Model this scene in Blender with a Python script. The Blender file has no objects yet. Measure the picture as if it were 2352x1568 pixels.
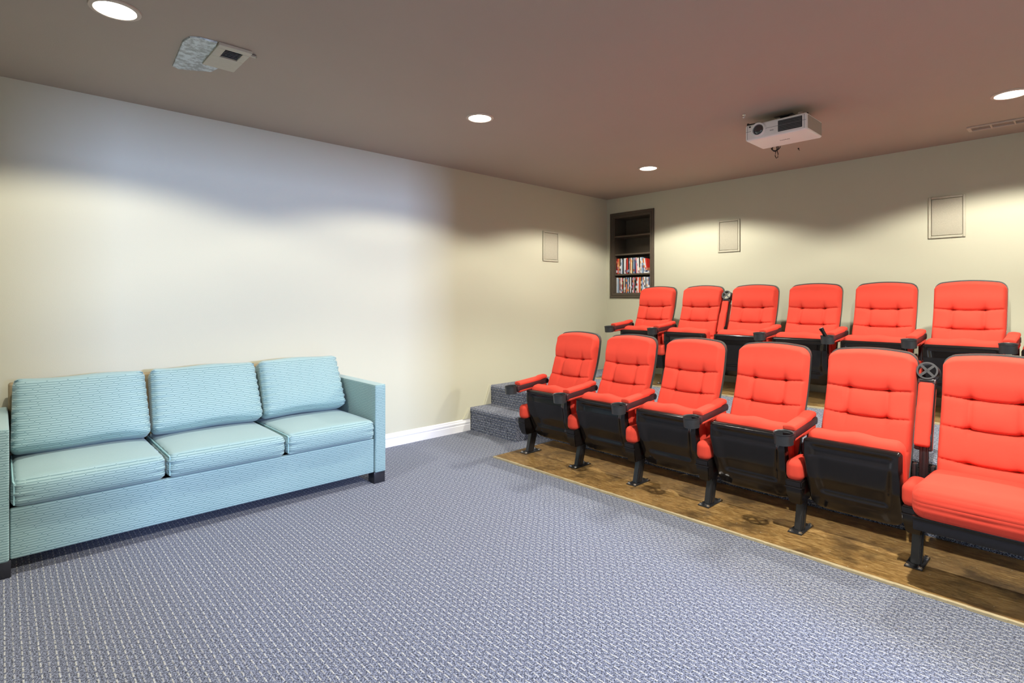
import bpy, bmesh, math, random
from mathutils import Vector, Matrix
random.seed(7)
PI = math.pi
C = bpy.context.scene.collection
SC = bpy.context.scene

# ------------------------------------------------------------------ camera
CAM_H = 1.28
YAW = math.atan2(0.729, 0.684)                 # looks towards the far left corner
cam_d = bpy.data.cameras.new('camera'); cam = bpy.data.objects.new('camera', cam_d); C.objects.link(cam)
cam_d.sensor_width = 36.0; cam_d.lens = 36.0*1252.5/2352.0
cam_d.shift_y = -97.0/2352.0; cam_d.clip_start = 0.02
cam.location = (0, 0, CAM_H); cam.rotation_euler = (PI/2, 0, YAW)
SC.camera = cam

# ------------------------------------------------------------------ colour, world
SC.view_settings.view_transform = 'Standard'; SC.view_settings.look = 'None'
SC.view_settings.gamma = 1.0; SC.view_settings.use_curve_mapping = False
SC.view_settings.exposure = 0.10
w = bpy.data.worlds.new('world'); SC.world = w; w.use_nodes = True
w.node_tree.nodes['Background'].inputs[0].default_value = (0.8, 0.9, 1, 1)
w.node_tree.nodes['Background'].inputs[1].default_value = 0.0

XL, YB, H = -4.181, 5.558, 2.527
XR, YF = 2.40, -2.60
XH = 6.2                                        # end of the hall beyond the doorway
DOOR = (1.02, 1.98, 2.06)                       # doorway in the right wall: y0, y1, head
LAMPS = [(-2.878, 0.36), (-2.883, 2.402), (-2.893, 4.49), (-0.342, 0.36), (-0.342, 2.402), (-0.342, 4.473),
         (-2.878, -1.68), (-0.342, -1.68), (1.75, 0.36), (1.75, 2.402), (1.75, 4.473)]
def spot(x, y, power, col, size=145, blend=0.22):
    l = bpy.data.lights.new('downlight_bulb', 'SPOT'); l.energy = power; l.color = col
    l.spot_size = math.radians(size); l.spot_blend = blend; l.shadow_soft_size = 0.03
    o = bpy.data.objects.new('downlight_bulb', l); C.objects.link(o); o.location = (x, y, H-0.03); return o
WARM = (1.0, 0.95, 0.84)
POWER = {LAMPS[0]: 88, LAMPS[1]: 74, LAMPS[2]: 115, LAMPS[3]: 40, LAMPS[4]: 300, LAMPS[5]: 125}
for (x, y) in LAMPS:
    spot(x, y, POWER.get((x, y), 22), WARM)
# cool daylight coming down the hall and through the doorway
l = bpy.data.lights.new('hall_daylight', 'AREA'); l.shape = 'RECTANGLE'; l.size = 0.30; l.size_y = 0.34
l.energy = 780; l.color = (0.42, 0.56, 1.0)
o = bpy.data.objects.new('hall_daylight', l); C.objects.link(o)
o.location = (XH-0.1, 1.46, 1.86); o.rotation_euler = (0, PI/2, 0)
# daylight from the window in the wall behind the camera
l = bpy.data.lights.new('window_daylight', 'AREA'); l.shape = 'RECTANGLE'; l.size = 2.3; l.size_y = 1.3
l.energy = 10; l.color = (0.74, 0.84, 1.0)
o = bpy.data.objects.new('window_daylight', l); C.objects.link(o)
o.location = (0.2, YF+0.03, 1.45); o.rotation_euler = (PI/2, 0, 0)

# ------------------------------------------------------------------ materials
def srgb(r, g, b):
    f = lambda c: (c/255)/12.92 if c/255 <= 0.04045 else ((c/255+0.055)/1.055)**2.4
    return (f(r), f(g), f(b), 1)
class NT:
    def __init__(s, name):
        s.m = bpy.data.materials.new(name); s.m.use_nodes = True; s.t = s.m.node_tree
        s.b = s.t.nodes['Principled BSDF']; s.out = s.t.nodes['Material Output']
    def n(s, typ, **k):
        nd = s.t.nodes.new(typ)
        for a, v in k.items(): setattr(nd, a, v)
        return nd
    def L(s, a, b): s.t.links.new(a, b)
    def put(s, sock, v):
        if isinstance(v, (int, float)): sock.default_value = v
        elif isinstance(v, tuple): sock.default_value = v
        else: s.L(v, sock)
    def math(s, op, a, b=0.0, c=None, clamp=False):
        nd = s.n('ShaderNodeMath', operation=op); nd.use_clamp = clamp
        s.put(nd.inputs[0], a); s.put(nd.inputs[1], b)
        if c is not None: s.put(nd.inputs[2], c)
        return nd.outputs[0]
    def mix(s, f, a, b):
        nd = s.n('ShaderNodeMix', data_type='RGBA'); s.put(nd.inputs[0], f); s.put(nd.inputs[6], a); s.put(nd.inputs[7], b)
        return nd.outputs[2]
    def noise(s, vec, scale, detail=2, rough=0.5):
        nd = s.n('ShaderNodeTexNoise'); nd.inputs['Scale'].default_value = scale; nd.inputs['Detail'].default_value = detail
        nd.inputs['Roughness'].default_value = rough
        if vec is not None: s.L(vec, nd.inputs['Vector'])
        return nd.outputs['Fac'], nd.outputs['Color']
    def ramp(s, f, stops):
        nd = s.n('ShaderNodeValToRGB'); e = nd.color_ramp.elements
        while len(e) < len(stops): e.new(0.5)
        for q, (p, c) in zip(e, stops): q.position = p; q.color = c
        s.L(f, nd.inputs[0]); return nd.outputs[0]
    def bump(s, h, strength, dist=0.01):
        nd = s.n('ShaderNodeBump'); nd.inputs['Strength'].default_value = strength; nd.inputs['Distance'].default_value = dist
        s.L(h, nd.inputs['Height']); s.L(nd.outputs[0], s.b.inputs['Normal'])
    def obj(s): return s.n('ShaderNodeTexCoord').outputs['Object']
    def base(s, c, rough=0.5, metal=0.0, spec=0.5):
        s.put(s.b.inputs['Base Color'], c); s.put(s.b.inputs['Roughness'], rough); s.b.inputs['Metallic'].default_value = metal
        s.b.inputs['Specular IOR Level'].default_value = spec
def smap(s, v, a, b):                              # smoothstep a..b -> 0..1
    nd = s.n('ShaderNodeMapRange', interpolation_type='SMOOTHSTEP'); s.put(nd.inputs[0], v)
    nd.inputs[1].default_value = a; nd.inputs[2].default_value = b; return nd.outputs[0]

def plain(name, c, rough=0.5, metal=0.0, spec=0.5, nscale=40, namt=0.06, bump=0.0, bscale=None):
    s = NT(name); v = s.obj(); f, _ = s.noise(v, nscale, 3)
    c0 = tuple(max(0, q*(1-namt)) for q in c[:3])+(1,); c1 = tuple(min(1, q*(1+namt)) for q in c[:3])+(1,)
    s.base(s.mix(f, c0, c1), rough, metal, spec)
    if bump:
        g, _ = s.noise(v, bscale or nscale*3, 3); s.bump(g, bump, 0.003)
    return s.m
M = {}
M['wall'] = plain('painted_wall', srgb(200, 198, 176), 0.72, spec=0.25, nscale=1.3, namt=0.02, bump=0.10, bscale=220)
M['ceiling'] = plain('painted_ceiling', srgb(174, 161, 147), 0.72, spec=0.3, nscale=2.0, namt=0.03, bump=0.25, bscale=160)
M['white'] = plain('white_gloss_trim', srgb(238, 238, 240), 0.35, nscale=6, namt=0.02)
M['door'] = plain('white_door_paint', srgb(225, 225, 222), 0.45, nscale=4, namt=0.02)

def carpet():
    s = NT('loop_carpet'); v = s.obj()
    sep = s.n('ShaderNodeSeparateXYZ'); s.L(v, sep.inputs[0])
    x, y, z = sep.outputs
    v3 = v
    wob, wc = s.noise(v3, 28, 2)
    wob = s.math('SUBTRACT', wob, 0.5)
    q = s.math('ADD', s.math('ADD', y, z), s.math('MULTIPLY', wob, 0.005))
    row = s.math('DIVIDE', q, 0.0228); ri = s.math('FLOOR', row); rf = s.math('FRACT', row)
    wn = s.n('ShaderNodeTexWhiteNoise', noise_dimensions='1D'); s.L(ri, wn.inputs['W'])
    wn0 = wn.outputs['Value']
    u = s.math('ADD', s.math('DIVIDE', x, 0.041), s.math('ADD', s.math('MULTIPLY', ri, 0.5), s.math('MULTIPLY', wn0, 0.25)))
    uf = s.math('FRACT', s.math('ADD', u, s.math('MULTIPLY', wob, 0.25)))
    along = s.math('MULTIPLY', smap(s, s.math('ABSOLUTE', s.math('SUBTRACT', uf, 0.5)), 0.42, 0.28), 1.0)
    across = smap(s, s.math('ABSOLUTE', s.math('SUBTRACT', rf, 0.5)), 0.17, 0.05)
    odd = s.math('ABSOLUTE', s.math('MODULO', ri, 2.0))
    dash = s.math('MULTIPLY', s.math('MULTIPLY', along, across), s.math('SUBTRACT', 1.0, s.math('MULTIPLY', odd, 0.38)))
    # dark joints across the loops
    jn = smap(s, s.math('ABSOLUTE', s.math('SUBTRACT', uf, 0.5)), 0.42, 0.49)
    big, _ = s.noise(v3, 0.9, 2)
    f1, _ = s.noise(v3, 150, 2, 0.7); f2, _ = s.noise(v3, 420, 1, 0.7)
    sp = s.math('MULTIPLY', s.math('ADD', f1, f2), 0.5)
    col = s.ramp(sp, [(0.42, srgb(18, 21, 28)), (0.50, srgb(84, 92, 114)), (0.58, srgb(166, 174, 196))])
    col = s.mix(s.math('MULTIPLY', jn, 0.20), col, srgb(48, 52, 62))
    dd = s.math('MULTIPLY', dash, s.math('ADD', -0.15, s.math('MULTIPLY', f1, 1.35)), clamp=True)
    col = s.mix(dd, col, srgb(222, 222, 214))
    # worn, walked-on tone
    col = s.mix(s.math('MULTIPLY', smap(s, big, 0.35, 0.7), 0.10), col, srgb(90, 88, 92))
    s.base(col, 0.95, spec=0.1)
    hgt = s.math('ADD', s.math('MULTIPLY', dash, 0.8), s.math('MULTIPLY', sp, 0.9))
    s.bump(hgt, 0.7, 0.004)
    s.b.inputs['Sheen Weight'].default_value = 0.15
    return s.m
M['carpet'] = carpet()

def plywood():
    s = NT('stained_plywood'); v = s.obj()
    mp = s.n('ShaderNodeMapping'); mp.inputs['Scale'].default_value = (2.2, 9, 6); s.L(v, mp.inputs['Vector'])
    g, _ = s.noise(mp.outputs[0], 9, 8, 0.72)
    b, _ = s.noise(v, 3.1, 4, 0.6); st, _ = s.noise(v, 4.2, 7, 0.66)
    col = s.ramp(g, [(0.30, srgb(84, 62, 34)), (0.48, srgb(138, 106, 60)), (0.66, srgb(178, 148, 96))])
    col = s.mix(s.math('MULTIPLY', smap(s, st, 0.46, 0.66), 0.72), col, srgb(62, 48, 32))
    col = s.mix(s.math('MULTIPLY', smap(s, b, 0.45, 0.7), 0.40), col, srgb(158, 124, 78))
    vo = s.n('ShaderNodeTexVoronoi'); vo.inputs['Scale'].default_value = 22; s.L(v, vo.inputs['Vector'])
    col = s.mix(smap(s, vo.outputs['Distance'], 0.06, 0.035), col, srgb(205, 196, 176))
    s.base(col, s.math('ADD', 0.22, s.math('MULTIPLY', b, 0.3)), spec=0.5)
    s.bump(g, 0.25, 0.003); return s.m
M['ply'] = plywood()
M['edge'] = plain('cream_edge_strip', srgb(186, 172, 138), 0.6, nscale=30, namt=0.30, bump=0.3)

def velvet(name, c, amt=0.12):
    s = NT(name); v = s.obj(); f, _ = s.noise(v, 9, 4, 0.6); g, _ = s.noise(v, 480, 2)
    c0 = (c[0]*(1-amt), c[1]*(1-amt*1.6), c[2]*(1-amt*1.6), 1)
    s.base(s.mix(f, c0, c), 0.85, spec=0.15)
    s.b.inputs['Sheen Weight'].default_value = 0.12; s.b.inputs['Sheen Roughness'].default_value = 0.45
    s.b.inputs['Sheen Tint'].default_value = (1, 0.35, 0.25, 1)
    s.bump(s.math('ADD', g, s.math('MULTIPLY', f, 1.5)), 0.35, 0.0015); return s.m
M['red'] = velvet('red_velvet', (0.72, 0.072, 0.045, 1))
M['black'] = plain('glossy_black_plastic', (0.011, 0.009, 0.009, 1), 0.15, spec=0.40, nscale=14, namt=0.2)
M['shell'] = plain('textured_black_shell', (0.05, 0.058, 0.058, 1), 0.30, spec=0.7, nscale=200, namt=0.2, bump=0.3, bscale=500)
M['armside'] = plain('dark_wine_plastic', (0.050, 0.022, 0.026, 1), 0.40, spec=0.4, nscale=60, namt=0.3)
M['cup'] = plain('black_cup_plastic', (0.030, 0.032, 0.036, 1), 0.40, spec=0.5, nscale=60, namt=0.2)
M['steel'] = plain('black_painted_steel', (0.018, 0.018, 0.020, 1), 0.28, spec=0.55, nscale=50, namt=0.2)
M['zinc'] = plain('bright_bolt_metal', (0.75, 0.75, 0.76, 1), 0.25, metal=1.0, nscale=50)

def sofa_mat():
    s = NT('teal_geometric_fabric'); v = s.obj()
    tc = s.n('ShaderNodeTexCoord'); nrm = tc.outputs['Normal']
    sn = s.n('ShaderNodeSeparateXYZ'); s.L(nrm, sn.inputs[0]); sp = s.n('ShaderNodeSeparateXYZ'); s.L(v, sp.inputs[0])
    ny = s.math('GREATER_THAN', s.math('ABSOLUTE', sn.outputs[1]), 0.75)
    nz = s.math('GREATER_THAN', s.math('ABSOLUTE', sn.outputs[2]), 0.75)
    u = s.math('ADD', s.math('MULTIPLY', sp.outputs[1], s.math('SUBTRACT', 1.0, ny)), s.math('MULTIPLY', sp.outputs[0], ny))
    vv = s.math('ADD', s.math('MULTIPLY', sp.outputs[2], s.math('SUBTRACT', 1.0, nz)), s.math('MULTIPLY', sp.outputs[0], nz))
    row = s.math('DIVIDE', vv, 0.0115); ri = s.math('FLOOR', row); rf = s.math('FRACT', row)
    wn = s.n('ShaderNodeTexWhiteNoise', noise_dimensions='1D'); s.L(ri, wn.inputs['W'])
    cell = s.math('ADD', s.math('DIVIDE', u, 0.088), s.math('ADD', s.math('MULTIPLY', ri, 0.37), s.math('MULTIPLY', wn.outputs['Value'], 0.4)))
    cf = s.math('FRACT', cell)
    # stadium shaped loops: distance to a rounded cell outline, in metres
    dx = s.math('MAXIMUM', s.math('SUBTRACT', s.math('MULTIPLY', s.math('ABSOLUTE', s.math('SUBTRACT', cf, 0.5)), 0.088), 0.0385), 0.0)
    dy = s.math('MULTIPLY', s.math('SUBTRACT', rf, 0.5), 0.0115)
    d = s.math('SQRT', s.math('ADD', s.math('MULTIPLY', dx, dx), s.math('MULTIPLY', dy, dy)))
    line = smap(s, s.math('ABSOLUTE', s.math('SUBTRACT', d, 0.0046)), 0.0014, 0.0006)
    f, _ = s.noise(v, 3, 2)
    base = s.mix(f, srgb(142, 172, 172), srgb(154, 182, 182))
    col = s.mix(s.math('MULTIPLY', s.math('MULTIPLY', line, 0.60), s.math('SUBTRACT', 1.0, s.math('MULTIPLY', nz, 0.75))), base, srgb(40, 92, 96))
    s.base(col, 0.60, spec=0.35); s.b.inputs['Sheen Weight'].default_value = 0.25
    g, _ = s.noise(v, 12, 3); s.bump(s.math('ADD', s.math('MULTIPLY', line, -0.3), g), 0.35, 0.003)
    return s.m
M['sofa'] = sofa_mat()
M['piping'] = plain('pale_teal_piping', srgb(150, 190, 192), 0.6)
M['sofaback'] = plain('tan_back_cloth', srgb(150, 135, 105), 0.8, nscale=50, namt=0.15)
M['footblack'] = plain('black_sofa_foot', (0.02, 0.02, 0.025, 1), 0.25)
M['under'] = plain('black_dust_cover', (0.015, 0.015, 0.018, 1), 0.9)
M['bronze'] = plain('dark_brown_painted_wood', srgb(84, 74, 62), 0.5, nscale=20, namt=0.15)
M['spkframe'] = plain('putty_speaker_frame', srgb(190, 186, 166), 0.7, spec=0.2)
def grille():
    s = NT('speaker_grille_mesh'); v = s.obj(); vo = s.n('ShaderNodeTexVoronoi'); vo.inputs['Scale'].default_value = 420; s.L(v, vo.inputs['Vector'])
    s.base(s.mix(smap(s, vo.outputs['Distance'], 0.2, 0.5), srgb(158, 153, 138), srgb(182, 177, 158)), 0.8, spec=0.2)
    s.bump(vo.outputs['Distance'], 0.1, 0.0005); return s.m
M['grille'] = grille()
M['projwhite'] = plain('projector_white_plastic', srgb(240, 238, 232), 0.38, spec=0.5, nscale=30, namt=0.02)
M['projgrey'] = plain('projector_side_grey', srgb(170, 160, 145), 0.5)
M['dark'] = plain('dark_opening', (0.02, 0.02, 0.022, 1), 0.5)
M['slat'] = plain('grey_slat_plastic', (0.16, 0.17, 0.17, 1), 0.45)
def glassy():
    s = NT('lens_glass'); s.base((0.01, 0.015, 0.025, 1), 0.03, spec=1.0); s.b.inputs['Coat Weight'].default_value = 1.0; return s.m
M['lens'] = glassy()
M['chrome'] = plain('brushed_silver', (0.75, 0.76, 0.78, 1), 0.25, metal=0.9)
M['ventpaint'] = plain('vent_paint_beige', srgb(190, 184, 165), 0.5)
M['ventbrown'] = plain('vent_brown_paint', srgb(198, 182, 165), 0.5)
def tape():
    s = NT('silver_foil_tape'); v = s.obj(); f, _ = s.noise(v, 26, 5, 0.7)
    s.base(s.mix(smap(s, f, 0.4, 0.6), srgb(150, 155, 152), srgb(205, 214, 214)), 0.32, metal=0.35); s.bump(f, 0.8, 0.006); return s.m
M['tape'] = tape()
M['screenglass'] = plain('print_ink', (0.06, 0.06, 0.07, 1), 0.6)
def emis(name, col, st):
    s = NT(name); s.base((0.9, 0.9, 0.9, 1), 0.5); s.put(s.b.inputs['Emission Color'], col); s.b.inputs['Emission Strength'].default_value = st; return s.m
M['lamp'] = emis('lamp_diffuser_glow', (1, 0.96, 0.88, 1), 9.0)
def pane():
    s = NT('window_pane_glass'); s.base((0.9, 0.95, 1, 1), 0.05); s.b.inputs['Transmission Weight'].default_value = 1.0; return s.m
M['pane'] = pane()

# ------------------------------------------------------------------ mesh helpers
def finish(bm, name, mat, smooth=True, angle=40):
    bmesh.ops.recalc_face_normals(bm, faces=bm.faces)
    me = bpy.data.meshes.new(name); bm.to_mesh(me); bm.free()
    me.materials.append(mat)
    if smooth:
        for p in me.polygons: p.use_smooth = True
        try: me.set_sharp_from_angle(angle=math.radians(angle))
        except Exception: pass
    return me
def place(me, name, parent=None, loc=(0, 0, 0), rot=(0, 0, 0), **props):
    o = bpy.data.objects.new(name, me); C.objects.link(o); o.location = loc; o.rotation_euler = rot
    if parent: o.parent = parent
    for k, v in props.items(): o[k] = v
    return o
def obj(name, bm, mat, parent=None, loc=(0, 0, 0), rot=(0, 0, 0), smooth=True, angle=40, **props):
    return place(finish(bm, name, mat, smooth, angle), name, parent, loc, rot, **props)
def thing(name, label, cat, loc=(0, 0, 0), rot=(0, 0, 0), group=None):
    o = bpy.data.objects.new(name, None); C.objects.link(o); o.location = loc; o.rotation_euler = rot
    o.empty_display_size = 0.05; o['label'] = label; o['category'] = cat
    if group: o['group'] = group
    return o
def BM(): return bmesh.new()
def box(bm, x0, x1, y0, y1, z0, z1, bev=0.0, seg=2, mat=None):
    b = bmesh.new(); bmesh.ops.create_cube(b, size=1.0)
    for v in b.verts: v.co = Vector(((x0+x1)/2+v.co.x*(x1-x0), (y0+y1)/2+v.co.y*(y1-y0), (z0+z1)/2+v.co.z*(z1-z0)))
    if bev: bmesh.ops.bevel(b, geom=b.edges[:], offset=bev, segments=seg, profile=0.5, affect='EDGES')
    merge(bm, b, mat)
def merge(bm, b, mat=None):
    if mat is not None: bmesh.ops.transform(b, matrix=mat, verts=b.verts)
    vm = {v: bm.verts.new(v.co) for v in b.verts}
    for f in b.faces:
        try: bm.faces.new([vm[v] for v in f.verts])
        except ValueError: pass
    b.free()
def cyl(bm, p0, p1, r0, r1=None, seg=16, cap=True):
    r1 = r0 if r1 is None else r1
    p0 = Vector(p0); p1 = Vector(p1); a = (p1-p0).normalized(); q = a.to_track_quat('Z', 'Y')
    A = [bm.verts.new(p0+q@Vector((r0*math.cos(2*PI*i/seg), r0*math.sin(2*PI*i/seg), 0))) for i in range(seg)]
    B = [bm.verts.new(p1+q@Vector((r1*math.cos(2*PI*i/seg), r1*math.sin(2*PI*i/seg), 0))) for i in range(seg)]
    for i in range(seg): bm.faces.new((A[i], A[(i+1) % seg], B[(i+1) % seg], B[i]))
    if cap: bm.faces.new(A[::-1]); bm.faces.new(B)
def lathe(bm, prof, seg=32, centre=(0, 0, 0), close=False):
    cx, cy, cz = centre; rings = []
    for r, z in prof: rings.append([bm.verts.new((cx+r*math.cos(2*PI*i/seg), cy+r*math.sin(2*PI*i/seg), cz+z)) for i in range(seg)])
    n = len(rings)
    for k in range(n if close else n-1):
        a, b = rings[k], rings[(k+1) % n]
        for i in range(seg): bm.faces.new((a[i], a[(i+1) % seg], b[(i+1) % seg], b[i]))
    return rings
def tube(bm, pts, r, seg=8):
    pts = [Vector(p) for p in pts]; rings = []
    for i, p in enumerate(pts):
        d = (pts[min(i+1, len(pts)-1)]-pts[max(i-1, 0)]).normalized(); q = d.to_track_quat('Z', 'Y')
        rings.append([bm.verts.new(p+q@Vector((r*math.cos(2*PI*k/seg), r*math.sin(2*PI*k/seg), 0))) for k in range(seg)])
    for a, b in zip(rings, rings[1:]):
        for k in range(seg): bm.faces.new((a[k], a[(k+1) % seg], b[(k+1) % seg], b[k]))
    bm.faces.new(rings[0][::-1]); bm.faces.new(rings[-1])
def rbox(size, r, n=(8, 8, 8), k=4, disp=None):
    """box with rounded edges, an even skin of n cells per side, and a displacement function"""
    b = bmesh.new(); hs = [q/2 for q in size]; r = min(r, min(hs)*0.98); ax = []
    for h, m in zip(hs, n):
        t = [-h+r*(i/k) for i in range(k)]+[-(h-r)+2*(h-r)*i/m for i in range(m)]+[(h-r)+r*(i/k) for i in range(k+1)]
        ax.append(t)
    seen = {}
    def vert(p):
        key = tuple(round(q, 6) for q in p)
        if key in seen: return seen[key]
        inn = Vector([max(-(h-r), min(h-r, q)) for q, h in zip(p, hs)]); d = Vector(p)-inn
        if d.length > 1e-9: d = d.normalized()*r
        co = inn+d
        if disp: co = disp(co, p)
        v = b.verts.new(co); seen[key] = v; return v
    for a in range(3):
        u, w_ = (a+1) % 3, (a+2) % 3
        for sgn in (-1, 1):
            for i in range(len(ax[u])-1):
                for j in range(len(ax[w_])-1):
                    q = []
                    for (ii, jj) in ((i, j), (i+1, j), (i+1, j+1), (i, j+1)):
                        p = [0, 0, 0]; p[a] = sgn*hs[a]; p[u] = ax[u][ii]; p[w_] = ax[w_][jj]; q.append(vert(p))
                    if sgn < 0: q.reverse()
                    if len(set(q)) == 4: b.faces.new(q)
    return b

# ------------------------------------------------------------------ room shell
def struct(name, bm, mat, smooth=False):
    return obj(name, bm, mat, None, smooth=smooth, kind='structure')
def quadwall(name, boxes, mat):
    b = BM()
    for q in boxes: box(b, *q)
    return struct(name, b, mat)
T = 0.12
quadwall('floor', [(XL-T, XH+T, YF-T, YB+T, -0.1, 0.0)], M['carpet'])
quadwall('ceiling', [(XL-T, XH+T, YF-T, YB+T+0.3, H, H+0.1)], M['ceiling'])
quadwall('wall_left', [(XL-T, XL, YF-T, YB, 0, H)], M['wall'])
NX0, NX1, NZ0, NZ1 = -4.075, -3.548, 1.345, 2.29            # niche opening in the back wall
quadwall('wall_back', [(XL-T, NX0, YB, YB+T, 0, H), (NX1, XR+T, YB, YB+T, 0, H), (NX0, NX1, YB, YB+T, 0, NZ0), (NX0, NX1, YB, YB+T, NZ1, H)], M['wall'])
WX0, WX1, WZ0, WZ1 = -1.0, 1.4, 0.75, 2.1
quadwall('wall_front', [(XL-T, WX0, YF-T, YF, 0, H), (WX1, XR+T, YF-T, YF, 0, H), (WX0, WX1, YF-T, YF, 0, WZ0), (WX0, WX1, YF-T, YF, WZ1, H)], M['wall'])
d0, d1, dz = DOOR
quadwall('wall_right', [(XR, XR+T, YF, d0, 0, H), (XR, XR+T, d1, YB, 0, H), (XR, XR+T, d0, d1, dz, H)], M['wall'])
quadwall('wall_hall', [(XR+T, XH, -0.2-T, -0.2, 0, H), (XR+T, XH, 3.0, 3.0+T, 0, H), (XH, XH+T, -0.2-T, 3.0+T, 0, H)], M['wall'])
# window in the wall behind the camera
b = BM()
for q in ((WX0-0.06, WX0, YF, YF+0.02, WZ0-0.06, WZ1+0.06), (WX1, WX1+0.06, YF, YF+0.02, WZ0-0.06, WZ1+0.06), (WX0, WX1, YF, YF+0.02, WZ1, WZ1+0.06),
          (WX0, WX1, YF, YF+0.03, WZ0-0.06, WZ0), ((WX0+WX1)/2-0.02, (WX0+WX1)/2+0.02, YF-0.06, YF-0.02, WZ0, WZ1)): box(b, *q, bev=0.004)
wf = struct('window_1', b, M['white'])
b = BM(); box(b, WX0, WX1, YF-0.05, YF-0.045, WZ0, WZ1); obj('window_pane', b, M['pane'], wf, smooth=False)
# doorway casing
b = BM()
for q in ((XR-0.02, XR, d0-0.07, d0, 0, dz+0.07), (XR-0.02, XR, d1, d1+0.07, 0, dz+0.07), (XR-0.02, XR, d0, d1, dz, dz+0.07)): box(b, *q, bev=0.004)
struct('door_1', b, M['door'])
# baseboard: moulded profile swept along a wall
BBP = [(0, 0), (0.014, 0), (0.014, 0.060), (0.011, 0.064), (0.011, 0.072), (0.015, 0.076), (0.015, 0.088), (0.009, 0.096), (0.009, 0.104), (0.005, 0.112), (0, 0.115)]
def baseboard(name, p0, p1, nrm):
    b = BM(); p0 = Vector(p0); p1 = Vector(p1); nrm = Vector(nrm)
    A = [b.verts.new(p0+nrm*x+Vector((0, 0, z))) for x, z in BBP]; B = [b.verts.new(p1+nrm*x+Vector((0, 0, z))) for x, z in BBP]
    n = len(A)
    for i in range(n): b.faces.new((A[i], A[(i+1) % n], B[(i+1) % n], B[i]))
    b.faces.new(A[::-1]); b.faces.new(B); struct(name, b, M['white'])
baseboard('baseboard_left', (XL, YF, 0), (XL, 3.352, 0), (1, 0, 0))
baseboard('baseboard_front', (XL+0.015, YF, 0), (XR-0.015, YF, 0), (0, 1, 0))
baseboard('baseboard_right', (XR, YF+0.015, 0), (XR, d0-0.075, 0), (-1, 0, 0))

# ------------------------------------------------------------------ stair, platform, plywood
PZ, PY = 0.412, 3.62
def carpet_slab(b, x0, x1, y0, y1, z0, z1, nose=0.022):
    """block whose top front edge is a rounded nosing"""
    prof = [(y0+0.012, z0), (y0+0.012, z1-0.055), (y0+0.006, z1-0.045)]
    for i in range(7):
        a = PI+(-PI/2)*i/6; prof.append((y0+nose+nose*math.cos(a), z1-nose+nose*math.sin(a)))
    prof += [(y1, z1), (y1, z0)]
    A = [b.verts.new((x0, y, z)) for y, z in prof]; B = [b.verts.new((x1, y, z)) for y, z in prof]; n = len(prof)
    for i in range(n): b.faces.new((A[i], B[i], B[(i+1) % n], A[(i+1) % n]))
    b.faces.new(A); b.faces.new(B[::-1])
b = BM(); carpet_slab(b, XL+0.002, -3.53, 3.352, PY+0.012, 0.0, 0.222)
obj('carpeted_step', b, M['carpet'], None, angle=50, label='lowest carpeted stair step against the left wall, below the platform', category='step')
b = BM(); carpet_slab(b, XL+0.002, XR-0.002, PY, YB-0.002, 0.0, PZ)
obj('seating_platform', b, M['carpet'], None, angle=50, label='raised dark carpeted platform carrying the back row of red seats', category='platform')
def wedge(name, y0, y1, z0, z1):
    b = BM(); x0, x1 = XL, XL+0.012
    P = [(y0, z0), (y1, z0), (y1, z1), (y1-0.012, z1)]
    A = [b.verts.new((x0, y, z)) for y, z in P]; B = [b.verts.new((x1, y, z)) for y, z in P]
    for i in range(4): b.faces.new((A[i], B[i], B[(i+1) % 4], A[(i+1) % 4]))
    b.faces.new(A); b.faces.new(B[::-1]); struct(name, b, M['wall'])
wedge('trim_1', 3.265, 3.352, 0.116, 0.212)
wedge('trim_2', 3.535, 3.618, 0.224, 0.410)
def ply(x0, x1, y0, y1, z, label, joints):
    t = thing('plywood_strip', label, 'floor board', (0, 0, 0), group='bare plywood under the seat rows')
    xs = [x0]+joints+[x1]
    for a, c in zip(xs, xs[1:]):
        b = BM(); box(b, a+0.001, c-0.001, y0+0.02, y1, z, z+0.012, bev=0.0015); obj('plywood_sheet', b, M['ply'], t, smooth=False)
    b = BM(); n = 90
    for i in range(n):                                    # cream strip with chipped, uneven front
        a = x0+(x1-x0)*i/n; c = x0+(x1-x0)*(i+1)/n
        j = random.uniform(-0.003, 0.003); box(b, a, c+0.0005, y0+j, y0+0.0195, z, z+0.0118+random.uniform(-.0008, 0.0))
    obj('edge_strip', b, M['edge'], t, smooth=False, label='narrow cream edge strip, chipped')
    return t
ply(-3.318, XR-0.05, 2.905, 3.625, 0.0, 'stained brown plywood strip on the floor under the front row of seats', [-2.262, -0.02])
ply(-3.72, XR-0.05, 4.735, 5.50, PZ, 'stained plywood strip on the raised platform under the back row', [-2.4, -0.1])
b = BM(); box(b, -3.40, XR-0.05, PY-0.004, PY+0.012, 0.055, 0.080, bev=0.003)
struct('trim_3', b, M['edge'])

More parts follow.
